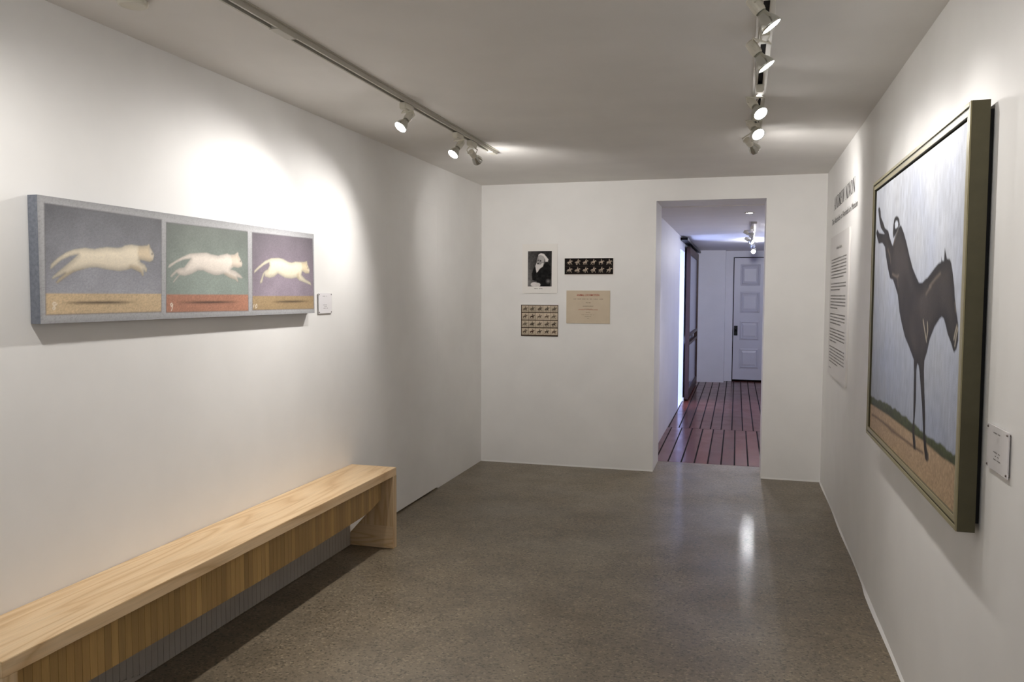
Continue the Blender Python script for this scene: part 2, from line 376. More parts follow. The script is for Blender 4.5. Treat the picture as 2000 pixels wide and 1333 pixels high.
def rear(bm):
    y = BY0+0.05
    while y < 4.15:
        y2 = min(y+0.0310, 4.152); lim = 0.003 if y > 2.50 else 0.003+min(0.11, (2.50-y)*0.22)
        box(bm, XL+0.003, -2.150, y, y2, lim, 0.36); y += 0.033
    box(bm, XL+0.001, -2.155, BY0+0.05, 4.152, 0.003, 0.36)
    prism(bm, [(BY0+0.05, 0.003), (2.52, 0.003), (2.0, 0.11), (BY0+0.05, 0.11)], 'x', XL+0.002, -2.150)
bm = bmesh.new(); rear(bm); o = link('rear_boards', bm, GREYSLAT, bench); o['label'] = 'grey grooved boards behind the slatted front'

# ------------------------------------------------------------------ art: flat painted surfaces, coloured point by point
ART = {"p1":[[2.062,1.733],[2.597,1.729],[2.586,1.38],[2.056,1.38]],"h1":[[2.056,1.449],[2.588,1.448]],"p2":[[2.623,1.722],[3.151,1.727],[3.149,1.374],[2.613,1.377]],"h2":[[2.615,1.449],[3.147,1.443]],"p3":[[3.186,1.726],[3.716,1.733],[3.723,1.374],[3.181,1.376]],"h3":[[3.182,1.442],[3.715,1.438]],"cat1":[[2.077,1.528],[2.081,1.542],[2.108,1.563],[2.143,1.583],[2.174,1.594],[2.221,1.602],[2.263,1.6],[2.285,1.605],[2.319,1.61],[2.371,1.61],[2.388,1.613],[2.406,1.621],[2.437,1.626],[2.474,1.624],[2.489,1.624],[2.518,1.628],[2.523,1.633],[2.53,1.63],[2.532,1.621],[2.543,1.608],[2.553,1.592],[2.546,1.574],[2.529,1.567],[2.497,1.571],[2.478,1.573],[2.481,1.564],[2.503,1.556],[2.514,1.541],[2.512,1.528],[2.504,1.529],[2.498,1.535],[2.495,1.515],[2.489,1.513],[2.48,1.526],[2.434,1.54],[2.41,1.533],[2.374,1.528],[2.316,1.532],[2.272,1.538],[2.24,1.536],[2.208,1.529],[2.171,1.519],[2.135,1.5],[2.105,1.481],[2.098,1.484],[2.111,1.497],[2.136,1.514],[2.087,1.495],[2.082,1.496],[2.089,1.505],[2.122,1.528],[2.152,1.549],[2.173,1.564],[2.191,1.578],[2.158,1.571],[2.122,1.556],[2.098,1.539],[2.083,1.527]],"cat2":[[2.626,1.548],[2.635,1.561],[2.672,1.578],[2.71,1.594],[2.755,1.609],[2.812,1.615],[2.864,1.619],[2.888,1.614],[2.937,1.61],[2.969,1.616],[3.001,1.622],[3.02,1.618],[3.053,1.621],[3.073,1.631],[3.08,1.63],[3.083,1.618],[3.096,1.602],[3.109,1.583],[3.105,1.57],[3.078,1.563],[3.045,1.566],[3.025,1.555],[3.058,1.549],[3.091,1.535],[3.111,1.52],[3.101,1.517],[3.07,1.521],[3.077,1.503],[3.07,1.501],[3.057,1.51],[3.011,1.519],[2.973,1.534],[2.941,1.528],[2.91,1.527],[2.874,1.534],[2.839,1.544],[2.804,1.543],[2.769,1.529],[2.724,1.519],[2.694,1.522],[2.659,1.492],[2.653,1.494],[2.667,1.508],[2.689,1.524],[2.676,1.531],[2.649,1.513],[2.638,1.516],[2.647,1.524],[2.671,1.541],[2.693,1.55],[2.72,1.553],[2.742,1.572],[2.762,1.589],[2.721,1.584],[2.677,1.57],[2.639,1.55]],"cat3":[[3.197,1.544],[3.199,1.555],[3.232,1.575],[3.285,1.602],[3.338,1.617],[3.401,1.621],[3.441,1.617],[3.482,1.606],[3.515,1.603],[3.549,1.61],[3.601,1.61],[3.637,1.612],[3.659,1.617],[3.665,1.599],[3.685,1.572],[3.68,1.555],[3.644,1.554],[3.613,1.565],[3.604,1.546],[3.644,1.524],[3.689,1.511],[3.702,1.494],[3.679,1.499],[3.634,1.508],[3.582,1.518],[3.56,1.531],[3.513,1.525],[3.455,1.527],[3.415,1.539],[3.392,1.547],[3.36,1.531],[3.321,1.524],[3.283,1.53],[3.278,1.542],[3.268,1.521],[3.26,1.502],[3.245,1.496],[3.242,1.506],[3.253,1.521],[3.265,1.542],[3.284,1.557],[3.307,1.564],[3.322,1.582],[3.319,1.597],[3.277,1.583],[3.232,1.562],[3.206,1.547]],"eye":[[2.542,1.597],[3.094,1.593],[3.669,1.581]],"s":[[2.11,1.419],[2.461,1.416],[2.667,1.413],[3.095,1.415],[3.326,1.414],[3.687,1.412]],"num":[[2.082,1.4],[2.098,1.42],[2.635,1.382],[2.649,1.41],[3.186,1.39],[3.194,1.402],[3.203,1.384],[3.218,1.4]],"dark1":[[[2.472,1.624],[2.518,1.628],[2.53,1.63],[2.543,1.608],[2.553,1.592],[2.546,1.574],[2.529,1.567],[2.497,1.571],[2.473,1.573],[2.467,1.597]],[[2.105,1.481],[2.098,1.484],[2.111,1.497],[2.136,1.516],[2.171,1.526],[2.213,1.531],[2.171,1.519],[2.135,1.5]],[[2.428,1.553],[2.471,1.549],[2.487,1.535],[2.495,1.515],[2.489,1.513],[2.48,1.526],[2.434,1.54],[2.416,1.537]]],"dark2":[[[3.025,1.618],[3.053,1.621],[3.073,1.631],[3.083,1.618],[3.096,1.602],[3.109,1.583],[3.105,1.57],[3.078,1.563],[3.045,1.566],[3.028,1.568],[3.032,1.591]],[[2.973,1.534],[2.986,1.541],[3.024,1.532],[3.064,1.521],[3.077,1.503],[3.07,1.501],[3.057,1.51],[3.011,1.519]]],"dark3":[[[3.606,1.61],[3.637,1.612],[3.659,1.617],[3.665,1.599],[3.685,1.572],[3.68,1.555],[3.644,1.554],[3.618,1.567],[3.609,1.588]],[[3.561,1.55],[3.583,1.559],[3.586,1.523],[3.565,1.527]]],"lite":[[[3.081,1.618],[3.096,1.602],[3.109,1.583],[3.105,1.57],[3.085,1.576],[3.084,1.598]],[[3.665,1.599],[3.685,1.572],[3.681,1.56],[3.661,1.571]],[[2.531,1.623],[2.543,1.608],[2.553,1.592],[2.546,1.575],[2.533,1.582],[2.527,1.605]]],"horse":[[3.457,1.648],[3.408,1.683],[3.352,1.706],[3.316,1.714],[3.295,1.715],[3.233,1.681],[3.171,1.638],[3.111,1.588],[3.054,1.548],[2.989,1.516],[2.944,1.496],[2.894,1.495],[2.836,1.508],[2.82,1.509],[2.771,1.523],[2.724,1.537],[2.678,1.549],[2.641,1.553],[2.642,1.568],[2.631,1.556],[2.606,1.554],[2.603,1.592],[2.587,1.575],[2.572,1.559],[2.537,1.556],[2.519,1.543],[2.499,1.516],[2.478,1.479],[2.468,1.45],[2.444,1.409],[2.421,1.375],[2.415,1.332],[2.43,1.308],[2.456,1.297],[2.471,1.306],[2.487,1.319],[2.502,1.327],[2.534,1.345],[2.562,1.37],[2.585,1.387],[2.611,1.391],[2.636,1.385],[2.698,1.358],[2.755,1.319],[2.79,1.275],[2.822,1.246],[2.823,1.213],[2.803,1.125],[2.811,1.173],[2.785,1.079],[2.776,1.019],[2.761,0.997],[2.748,0.978],[2.719,0.964],[2.716,0.948],[2.736,0.937],[2.764,0.941],[2.785,0.969],[2.801,1.003],[2.812,1.038],[2.833,1.097],[2.875,1.179],[2.898,1.215],[2.877,1.195],[2.908,1.225],[2.929,1.228],[2.938,1.203],[2.93,1.11],[2.932,1.084],[2.943,1.031],[2.937,0.993],[2.914,0.971],[2.905,0.949],[2.904,0.942],[2.941,0.94],[2.957,0.963],[2.976,0.999],[2.963,1.04],[2.971,1.131],[2.977,1.208],[2.979,1.199],[2.985,1.236],[3.07,1.274],[3.151,1.305],[3.223,1.354],[3.271,1.393],[3.315,1.456],[3.373,1.488],[3.426,1.515],[3.492,1.522],[3.549,1.564],[3.6,1.611],[3.635,1.654],[3.702,1.675],[3.796,1.678],[3.841,1.704],[3.875,1.729],[3.848,1.744],[3.795,1.723],[3.699,1.713],[3.653,1.709],[3.751,1.741],[3.795,1.776],[3.838,1.827],[3.826,1.837],[3.796,1.832],[3.774,1.815],[3.76,1.788],[3.699,1.761],[3.649,1.732],[3.594,1.721],[3.568,1.715],[3.538,1.692],[3.483,1.66]],"tail_o":[[3.446,1.677],[3.458,1.698],[3.455,1.726],[3.443,1.748],[3.421,1.757],[3.391,1.758],[3.359,1.752],[3.335,1.741],[3.317,1.717],[3.352,1.706],[3.394,1.69]],"tail_i":[[3.416,1.712],[3.424,1.732],[3.406,1.74],[3.375,1.739],[3.355,1.729],[3.353,1.715],[3.39,1.711]],"grt":[[3.918,1.006],[3.885,1.009],[3.724,1.011],[3.569,1.021],[3.392,1.025],[3.248,1.027],[3.073,1.027],[2.941,1.02],[2.821,1.019],[2.753,1.016],[2.67,1.023],[2.591,1.023],[2.498,1.017],[2.397,1.028],[2.357,1.025]],"grb":[[3.911,0.968],[3.877,0.97],[3.436,0.983],[2.987,0.987],[2.805,0.992],[2.548,0.988],[2.4,0.993],[2.352,0.993]],"sh":[[3.847,0.928],[3.71,0.934],[3.428,0.939],[3.36,0.935],[3.263,0.939],[2.98,0.946],[2.799,0.954]],"hl":[[[2.86,1.374],[2.823,1.332],[2.801,1.309]],[[2.798,1.368],[2.788,1.344],[2.799,1.322]],[[2.461,1.334],[2.45,1.353],[2.434,1.372]],[[2.449,1.316],[2.436,1.349],[2.424,1.364]],[[2.83,1.458],[2.784,1.476],[2.762,1.481]],[[2.465,1.432],[2.453,1.411]],[[3.442,1.651],[3.393,1.682],[3.351,1.701]],[[3.563,1.641],[3.507,1.609],[3.49,1.585]],[[3.335,1.524],[3.314,1.488]],[[2.785,1.482],[2.709,1.504],[2.646,1.519]],[[3.446,1.538],[3.35,1.525],[3.307,1.529]],[[2.922,0.977],[2.911,0.948]],[[2.742,0.977],[2.723,0.956],[2.731,0.94]]]}
def sdf(P, poly):                         # signed distance, negative inside
    P = np.asarray(P); out = np.full(len(P), 1e9); ins = np.zeros(len(P), bool); n = len(poly)
    for i in range(n):
        a = np.array(poly[i]); b = np.array(poly[(i+1) % n]); e = b-a; w = P-a
        tt = np.clip((w@e)/max(e@e, 1e-12), 0, 1); dd = w-tt[:, None]*e
        out = np.minimum(out, (dd**2).sum(1))
        c = ((a[1] <= P[:, 1]) != (b[1] <= P[:, 1]))
        with np.errstate(divide='ignore', invalid='ignore'):
            xi = a[0]+(P[:, 1]-a[1])/(b[1]-a[1])*(b[0]-a[0]) if b[1] != a[1] else a[0]
        ins ^= c & (P[:, 0] < xi)
    d = np.sqrt(out); return np.where(ins, -d, d)
def pdist(P, line):
    out = np.full(len(P), 1e9)
    for a, b in zip(line, line[1:]):
        a = np.array(a); b = np.array(b); e = b-a; w = P-a
        tt = np.clip((w@e)/max(e@e, 1e-12), 0, 1); dd = w-tt[:, None]*e; out = np.minimum(out, (dd**2).sum(1))
    return np.sqrt(out)
def vnoise(x, y, seed=0):
    r = np.random.RandomState(seed).rand(256, 256)
    xi = np.floor(x).astype(int); yi = np.floor(y).astype(int); fx = x-xi; fy = y-yi
    fx = fx*fx*(3-2*fx); fy = fy*fy*(3-2*fy)
    g = lambda a, b: r[a % 256, b % 256]
    return (g(xi, yi)*(1-fx)+g(xi+1, yi)*fx)*(1-fy)+(g(xi, yi+1)*(1-fx)+g(xi+1, yi+1)*fx)*fy
def L3(r, g, b): return np.array([s2l(r), s2l(g), s2l(b)])
def over(C, col, mask): mask = np.clip(mask, 0, 1)[:, None]; return C*(1-mask)+np.asarray(col)*mask
def cov(d, w): return np.clip(0.5-d/w, 0, 1)
def grid(a0, a1, b0, b1, step):
    na = max(2, int(round((a1-a0)/step))+1); nb = max(2, int(round((b1-b0)/step))+1)
    A, Bb = np.meshgrid(np.linspace(a0, a1, na), np.linspace(b0, b1, nb)); return A.ravel(), Bb.ravel(), na, nb
def sheet(name, A, Bb, na, nb, C, to3, m, parent, flip=False):
    me = bpy.data.meshes.new(name); co = to3(A, Bb)
    idx = np.arange(na*nb).reshape(nb, na); a = idx[:-1, :-1].ravel(); b = idx[:-1, 1:].ravel(); c = idx[1:, 1:].ravel(); d = idx[1:, :-1].ravel()
    F4 = np.stack([a, b, c, d] if not flip else [a, d, c, b], 1); n = len(F4)
    me.vertices.add(len(co)); me.vertices.foreach_set('co', co.ravel().astype('f4'))
    me.loops.add(n*4); me.loops.foreach_set('vertex_index', F4.ravel().astype('i4'))
    me.polygons.add(n); me.polygons.foreach_set('loop_start', (np.arange(n)*4).astype('i4')); me.polygons.foreach_set('loop_total', np.full(n, 4, 'i4'))
    me.update(calc_edges=True)
    at = me.color_attributes.new('Col', 'FLOAT_COLOR', 'POINT')
    at.data.foreach_set('color', np.concatenate([np.clip(C, 0, 1), np.ones((len(C), 1))], 1).ravel().astype('f4'))
    me.materials.append(m); o = bpy.data.objects.new(name, me); COL.objects.link(o)
    if parent: o.parent = parent; o.matrix_parent_inverse = parent.matrix_world.inverted()
    return o

# --- triptych of leaping cats on the left wall
PY0, PY1, PZ0, PZ1, PXF = 2.035, 3.730, 1.352, 1.757, XL+0.042
cats = thing('cat_painting', (XL, (PY0+PY1)/2, 1.55), 'wide grey-bordered canvas of three leaping white cats, above the bench', 'painting')
Y, Z, na, nb = grid(PY0, PY1, PZ0, PZ1, 0.0035); P = np.stack([Y, Z], 1)
weave = 0.5*vnoise(Y*330, Z*330, 3)+0.5*vnoise(Y*180, Z*420, 4); soft = vnoise(Y*9, Z*9, 5)*0.6+vnoise(Y*24, Z*24, 6)*0.4
edge = np.minimum(np.minimum(Y-PY0, PY1-Y), np.minimum(Z-PZ0, PZ1-Z))
C = L3(172, 172, 174)[None]*(0.72+0.55*weave[:, None])*(0.80+0.2*np.clip(edge/0.02, 0, 1)[:, None])
C = over(C, L3(96, 100, 112), np.clip((weave-0.6)*2.2, 0, 1)*0.5)
panels = [('p1', 'h1', (142, 143, 150), (198, 174, 138), 'cat1', (240, 228, 204), 0),
          ('p2', 'h2', (142, 152, 142), (174, 122, 98), 'cat2', (240, 230, 218), 1),
          ('p3', 'h3', (132, 121, 132), (162, 138, 102), 'cat3', (234, 224, 200), 2)]
for pk, hk, sky, gnd, ck, fur, k in panels:
    q = ART[pk]; d = sdf(P, q); m = cov(d, 0.004)
    hz = (ART[hk][0][1]+ART[hk][1][1])/2
    cyc = sum(p[0] for p in q)/4; w = 0.265
    vg = np.clip(1-((Y-cyc)/w)**2*0.22-np.clip((Z-1.60)/0.14, 0, 1)*0.28, 0, 1.1)
    lo = L3(*[c*1.12 for c in sky]) if k != 1 else L3(146, 158, 150)
    tt = np.clip((1.72-Z)/0.26, 0, 1)[:, None]
    bg = (L3(*[c*0.88 for c in sky])*(1-tt)+lo*tt)*(0.84+0.32*soft[:, None])*(0.82+0.36*weave[:, None])*vg[:, None]
    C = np.where(m[:, None] > 0, C*(1-m[:, None])+bg*m[:, None], C)
    gm = cov(Z-hz, 0.004)*m
    C = C*(1-gm[:, None])+(L3(*gnd)*(0.72+0.56*weave[:, None])*(0.9+0.2*soft[:, None]))*gm[:, None]
    C = over(C, L3(60, 55, 55), np.clip(1-np.abs(d)/0.004, 0, 1)*0.45)
    s0, s1 = ART['s'][2*k], ART['s'][2*k+1]; mid = (s0[0]+s1[0])/2; hw = (s1[0]-s0[0])/2; zz = (s0[1]+s1[1])/2-0.0
    sh = np.clip(1-((Y-mid)/hw)**2, 0, 1)*np.exp(-((Z-zz)/0.0055)**2)
    C = over(C, L3(52, 38, 26), sh*0.85*m)
    d = sdf(P, ART[ck]); ins = np.clip(-d/0.020, 0, 1)**0.6
    F3 = L3(*[c*0.74 for c in fur])[None]*(1-ins[:, None])+L3(*fur)[None]*ins[:, None]
    zc = np.clip((Z-1.535)/0.05, 0, 1)[:, None]; F3 = F3*(0.80+0.24*zc)*(0.90+0.2*weave[:, None])
    m2 = cov(d, 0.0045)[:, None]; C = C*(1-m2)+F3*m2
    C = over(C, L3(70, 60, 52), np.exp(-((Y-ART['eye'][k][0])**2+(Z-ART['eye'][k][1])**2)/0.0032**2)*0.9)
# heads, far legs and faces of the painted cats
for key, kk in (('dark1', 0.74), ('dark2', 0.80), ('dark3', 0.74)):
    for poly in ART[key]:
        mm = (cov(sdf(P, poly), 0.010)*(1-kk)*2.2)[:, None]; C = C*(1-mm)+C*np.array([0.72, 0.62, 0.48])*mm
for poly in ART['lite']:
    C = over(C, L3(222, 214, 200), cov(sdf(P, poly)+0.002, 0.008)*0.6)
for e in ART['eye']:
    C = over(C, L3(60, 52, 46), np.exp(-((Y-e[0])**2+(Z-e[1])**2)/0.0034**2)*0.9)
for ln in ([(2.097, 1.416), (2.089, 1.420), (2.083, 1.415), (2.090, 1.409), (2.083, 1.401), (2.088, 1.396), (2.093, 1.402), (2.089, 1.409), (2.100, 1.414)],
           [(2.650, 1.407), (2.643, 1.413), (2.637, 1.407), (2.643, 1.399), (2.650, 1.407), (2.648, 1.394), (2.642, 1.383)],
           [(3.193, 1.402), (3.188, 1.389)], [(3.212, 1.402), (3.204, 1.396), (3.206, 1.385), (3.214, 1.388), (3.216, 1.398), (3.212, 1.402)]):
    C = over(C, L3(236, 226, 210), cov(pdist(P, ln)-0.0016, 0.003))
sheet('canvas', Y, Z, na, nb, C, lambda a, b: np.stack([np.full_like(a, PXF), a, b], 1), CANVAS, cats)
SIDE = mat('grey_canvas_side', S(108, 112, 122), 0.8); t = NT(SIDE)
t.l(t.mix(S(78, 84, 96), S(132, 136, 144), t.noise(t.coord(), 90, 4)), t.b.inputs['Base Color'])
part('stretcher', [(XL+0.004, PXF-0.0006, PY0, PY1, PZ0, PZ1)], SIDE, cats, 0.0, label='speckled grey canvas-wrapped edge')

# --- kicking horse painting on the right wall
HY0, HY1, HZ0, HZ1, HXF, HXB = 2.332, 3.930, 0.832, 1.952, XR-0.060, XR-0.014
horse = thing('horse_painting', (XR, 3.13, 1.39), 'large painting of a dark bucking horse in a deep olive frame, on the right wall', 'painting')
LW = 0.034
def fr_prof(bm):
    inner = 0.042
    for (y0, y1, z0, z1) in ((HY0, HY0+LW, HZ0, HZ1), (HY1-LW, HY1, HZ0, HZ1), (HY0+LW, HY1-LW, HZ0, HZ0+LW), (HY0+LW, HY1-LW, HZ1-LW, HZ1)):
        box(bm, HXF+0.004, HXB, y0, y1, z0, z1)
bm = bmesh.new(); fr_prof(bm); link('frame', bm, FRAME, horse)
bm = bmesh.new()
for (y0, y1, z0, z1) in ((HY0, HY0+0.012, HZ0, HZ1), (HY1-0.012, HY1, HZ0, HZ1), (HY0+0.012, HY1-0.012, HZ0, HZ0+0.012), (HY0+0.012, HY1-0.012, HZ1-0.012, HZ1)):
    box(bm, HXF, HXF+0.0038, y0, y1, z0, z1, 0.001)
for (y0, y1, z0, z1) in ((HY0+0.019, HY0+LW, HZ0+0.019, HZ1-0.019), (HY1-LW, HY1-0.019, HZ0+0.019, HZ1-0.019), (HY0+LW, HY1-LW, HZ0+0.019, HZ0+LW), (HY0+LW, HY1-LW, HZ1-LW, HZ1-0.019)):
    box(bm, HXF+0.0015, HXF+0.0038, y0, y1, z0, z1)
o = link('frame_moulding', bm, LIP, horse); o['label'] = 'pale gilt front moulding of the frame'
CY0_, CY1_, CZ0_, CZ1_ = HY0+0.043, HY1-0.040, HZ0+0.030, HZ1-0.040
part('shadow_gap', [(HXF+0.022, HXF+0.030, HY0+LW, HY1-LW, HZ0+LW, HZ1-LW)], DARK, horse, label='black recess between frame and canvas')
part('backing', [(HXB, XR-0.001, HY0+0.02, HY1-0.02, HZ0+0.02, HZ1-0.02)], BLACK, horse, label='black set-back stretcher behind the frame')
Y, Z, na, nb = grid(CY0_, CY1_, CZ0_, CZ1_, 0.0042); P = np.stack([Y, Z], 1)
st = 0.5*vnoise(Y*150, Z*40, 11)+0.3*vnoise(Y*60, Z*18, 12)+0.2*vnoise(Y*12, Z*8, 13)
cl = 0.6*vnoise(Y*5, Z*5, 14)+0.4*vnoise(Y*13, Z*11, 15)
tz = np.clip((Z-1.0)/0.9, 0, 1)[:, None]
C = (L3(142, 150, 170)*(1-tz)+L3(190, 196, 212)*tz)
C = C*(1-0.35*cl[:, None])+L3(212, 210, 196)*(0.35*cl[:, None])*(0.55+0.45*tz)
C = C*(0.78+0.42*st[:, None])
xs = np.array([p[0] for p in ART['grt']]); o_ = np.argsort(xs); gt = np.interp(Y, xs[o_], np.array([p[1] for p in ART['grt']])[o_])
xs = np.array([p[0] for p in ART['grb']]); o_ = np.argsort(xs); gb = np.interp(Y, xs[o_], np.array([p[1] for p in ART['grb']])[o_])
gt = gt+0.006*(vnoise(Y*40, Y*0, 16)-0.5)+0.010*(vnoise(Y*14, Y*0, 17)-0.5)
fine = vnoise(Y*230, Z*230, 18); f2 = vnoise(Y*90, Z*90, 19)
grass = (L3(64, 70, 42)[None]*(0.6+0.8*f2[:, None]))*(0.7+0.5*np.clip((Z-gb)/(gt-gb+1e-6), 0, 1)[:, None])
C = C*(1-cov(Z-gt, 0.008)[:, None])+grass*cov(Z-gt, 0.008)[:, None]
sand = L3(164, 140, 112)[None]*(0.72+0.55*fine[:, None])*(0.9+0.2*f2[:, None])
C = C*(1-cov(Z-gb, 0.008)[:, None])+sand*cov(Z-gb, 0.008)[:, None]
w = 0.009+0.006*np.exp(-((Y-ART['sh'][3][0])/0.12)**2)
C = over(C, L3(88, 72, 60), np.clip(1-pdist(P, ART['sh'])/w, 0, 1)*0.9)
d = sdf(P, ART['horse']); mus = vnoise(Y*7, Z*7, 20)*0.6+vnoise(Y*20, Z*14, 21)*0.4
ins = np.clip(-d/0.05, 0, 1)[:, None]
HC = L3(30, 26, 26)[None]*(1-ins)+L3(66, 59, 55)[None]*ins; HC = HC*(0.30+0.75*mus[:, None])*(0.85+0.3*st[:, None])
C = C*(1-cov(d, 0.006)[:, None])+HC*cov(d, 0.006)[:, None]
d = sdf(P, ART['tail_o']); C = over(C, L3(26, 22, 22), cov(d, 0.006))
d = sdf(P, ART['tail_i']); C = over(C, L3(196, 202, 212), cov(d, 0.006))
for i, ln in enumerate(ART['hl']):
    wd = 0.0038 if i < 4 else 0.006
    C = over(C, L3(190, 180, 160) if i < 4 else L3(128, 116, 102), np.exp(-(pdist(P, ln)/wd)**2)*(0.85 if i < 4 else 0.5))
C = over(C, L3(12, 10, 10), np.exp(-(((Y-2.545)/0.012)**2+((Z-1.655)/0.010)**2))*0.0)
sheet('canvas', Y, Z, na, nb, C, lambda a, b: np.stack([np.full_like(a, HXF+0.010), a, b], 1), GLOSSC, horse, True)
part('canvas_edge', [(HXF+0.0105, HXF+0.0218, CY0_, CY1_, CZ0_, CZ1_)], SIDE, horse)

# ------------------------------------------------------------------ lettering helpers
def text_mesh(body, size, shear=0.0, align='CENTER', bold=0.0):
    cu = bpy.data.curves.new('lettering', 'FONT'); cu.body = body; cu.size = size; cu.shear = shear; cu.align_x = align; cu.offset = bold; cu.resolution_u = 3
    o = bpy.data.objects.new('lettering', cu); COL.objects.link(o); bpy.context.view_layer.update()
    me = bpy.data.meshes.new_from_object(o.evaluated_get(bpy.context.evaluated_depsgraph_get()))
    bpy.data.objects.remove(o); bpy.data.curves.remove(cu); return me
def letters(bm, body, size, f3, fit=None, **kw):     # f3(s, t) -> world point
    me = text_mesh(body, size, **kw); b2 = bmesh.new(); b2.from_mesh(me); bpy.data.meshes.remove(me)
    xs = [v.co.x for v in b2.verts]; k = 1.0
    if fit and xs: k = fit/(max(xs)-min(xs))
    mp = {v: bm.verts.new(f3(v.co.x*k, v.co.y)) for v in b2.verts}
    for f in b2.faces:
        try: bm.faces.new([mp[v] for v in f.verts])
        except ValueError: pass
    b2.free()
def wordline(bm, s0, s1, tmid, h, f3, rnd):           # a line of print too small to read, as word-length marks
    s = s0
    while s < s1-0.004:
        w = min(rnd.uniform(0.010, 0.045), s1-s)
        k = s
        while k < s+w-0.002:
            e = min(k+rnd.uniform(0.003, 0.007), s+w); hh = h*rnd.uniform(0.7, 1.15)
            vs = [bm.verts.new(f3(a, b)) for a, b in ((k, tmid-hh/2), (e, tmid-hh/2), (e, tmid+hh/2), (k, tmid+hh/2))]; bm.faces.new(vs)
            k = e+0.0016
        s += w+0.008

# --- exhibition title lettered on the right wall (reads from the far corner towards the room)
GL = {  # strokes: (x0, y0, x1, y1, width) on a unit cap height; thick-thin roman capitals
 'A': ([(0.04, 0, 0.36, 1, .05), (0.36, 1, 0.68, 0, .14), (0.15, .34, 0.55, .34, .05), (-.04, .015, .14, .015, .03), (.56, .015, .82, .015, .03)], 0.78),
 'N': ([(0.10, 0, 0.10, 1, .05), (0.10, 1, 0.66, 0, .14), (0.66, 0, 0.66, 1, .05), (-.02, .015, .22, .015, .03), (-.04, .985, .16, .985, .03), (.54, .985, .78, .985, .03)], 0.80),
 'D': ([(0.12, 0, 0.12, 1, .14), (0.0, .02, .35, .02, .04), (0.0, .98, .35, .98, .04), (.35, .02, .55, .12, .07), (.55, .12, .66, .32, .12), (.66, .32, .68, .5, .15), (.68, .5, .66, .68, .15), (.66, .68, .55, .88, .12), (.55, .88, .35, .98, .07)], 0.80),
 'R': ([(0.12, 0, 0.12, 1, .14), (-.02, .015, .26, .015, .03), (-.02, .98, .38, .98, .04), (.38, .98, .52, .9, .08), (.52, .9, .56, .75, .13), (.56, .75, .50, .6, .10), (.50, .6, .18, .52, .05), (.30, .52, .64, 0, .14), (.52, .015, .76, .015, .03)], 0.74),
 'E': ([(0.12, 0, 0.12, 1, .14), (-.02, .02, .56, .02, .04), (-.02, .98, .54, .98, .04), (.12, .52, .42, .52, .04), (.56, 0, .56, .22, .04), (.54, .78, .54, 1, .04), (.42, .4, .42, .64, .03)], 0.66),
 'W': ([(0.06, 1, 0.30, 0, .13), (0.30, 0, 0.50, .95, .05), (0.46, 1, 0.70, 0, .13), (.70, 0, .92, 1, .05), (-.06, .985, .2, .985, .03), (.36, .985, .6, .985, .03), (.82, .985, 1.02, .985, .03)], 1.02),
 'I': ([(0.12, 0, 0.12, 1, .14), (-.02, .015, .26, .015, .03), (-.02, .985, .26, .985, .03)], 0.32),
 'X': ([(0.08, 1, 0.64, 0, .14), (0.08, 0, 0.60, 1, .05), (-.04, .985, .22, .985, .03), (-.04, .015, .18, .015, .03), (.52, .015, .78, .015, .03), (.5, .985, .72, .985, .03)], 0.76),
 'O': ([(.10, .5, .13, .74, .14), (.13, .74, .26, .93, .10), (.26, .93, .40, .98, .05), (.40, .98, .54, .93, .05), (.54, .93, .67, .74, .10), (.67, .74, .70, .5, .14), (.70, .5, .67, .26, .14), (.67, .26, .54, .07, .10), (.54, .07, .40, .02, .05), (.40, .02, .26, .07, .05), (.26, .07, .13, .26, .10), (.13, .26, .10, .5, .14)], 0.84),
 ' ': ([], 0.34)}
title = thing('wall_title', (XR, 5.6, 2.05), 'dark vinyl exhibition title lettered on the right wall above the text panel', 'wall lettering')
def rw(s, t, off=0.0012): return Vector((XR-off, s, t))
def roman(bm, word, y_start, z, cap, total):
    adv = sum(GL[c][1] for c in word); k = total/(adv*cap); x = 0
    for ch in word:
        for (a, b, c, d, w) in GL[ch][0]:
            p = Vector(((x+a)*cap*k, b*cap)); q = Vector(((x+c)*cap*k, d*cap)); e = q-p
            if e.length < 1e-6: continue
            nrm = Vector((-e.y, e.x)).normalized()
            wx = w*cap*0.5*(abs(nrm.x)*k+abs(nrm.y)); nrm = nrm*wx
            ps = [p+nrm, p-nrm, q-nrm, q+nrm]; off = 0.0008+random.random()*0.0004
            fr = [bm.verts.new(rw(y_start-v.x, z+v.y, off)) for v in ps]; bm.faces.new(fr)
        x += GL[ch][1]
bm = bmesh.new(); roman(bm, 'ANDREW NIXON', 6.135, 2.054, 0.086, 1.10)
link('name_line', bm, VINYL, title)
bm = bmesh.new(); letters(bm, 'The Attitudes of Animals in Motion', 0.058, lambda s, t: rw(5.585-s, 1.957+t), fit=1.33, shear=0.28)
link('subtitle_line', bm, VINYL, title)

# --- long text panel
panel = thing('text_panel', (XR, 5.665, 1.38), 'tall white text panel beneath the lettered title on the right wall', 'text panel')
part('board', [(XR-0.012, XR-0.0005, 5.15, 6.17, 0.905, 1.862)], BOARDW, panel, 0.0005)
rnd = random.Random(3)
f3 = lambda s, t: Vector((XR-0.0126, 6.17-s, t))
bm = bmesh.new()
letters(bm, 'Andrew Nixon 2011'[:12], 0.030, lambda s, t: f3(0.52+s, 1.762+t), fit=0.30)
z = 1.700
for n in (7, 3, 5, 4, 5, 6):
    for i in range(n):
        wordline(bm, 0.085, 0.93 if i < n-1 else 0.085+0.84*rnd.uniform(0.3, 0.9), z, 0.0085, f3, rnd); z -= 0.0207
    z -= 0.020
wordline(bm, 0.085, 0.20, z-0.004, 0.0085, f3, rnd)
link('printed_text', bm, FAINT, panel)

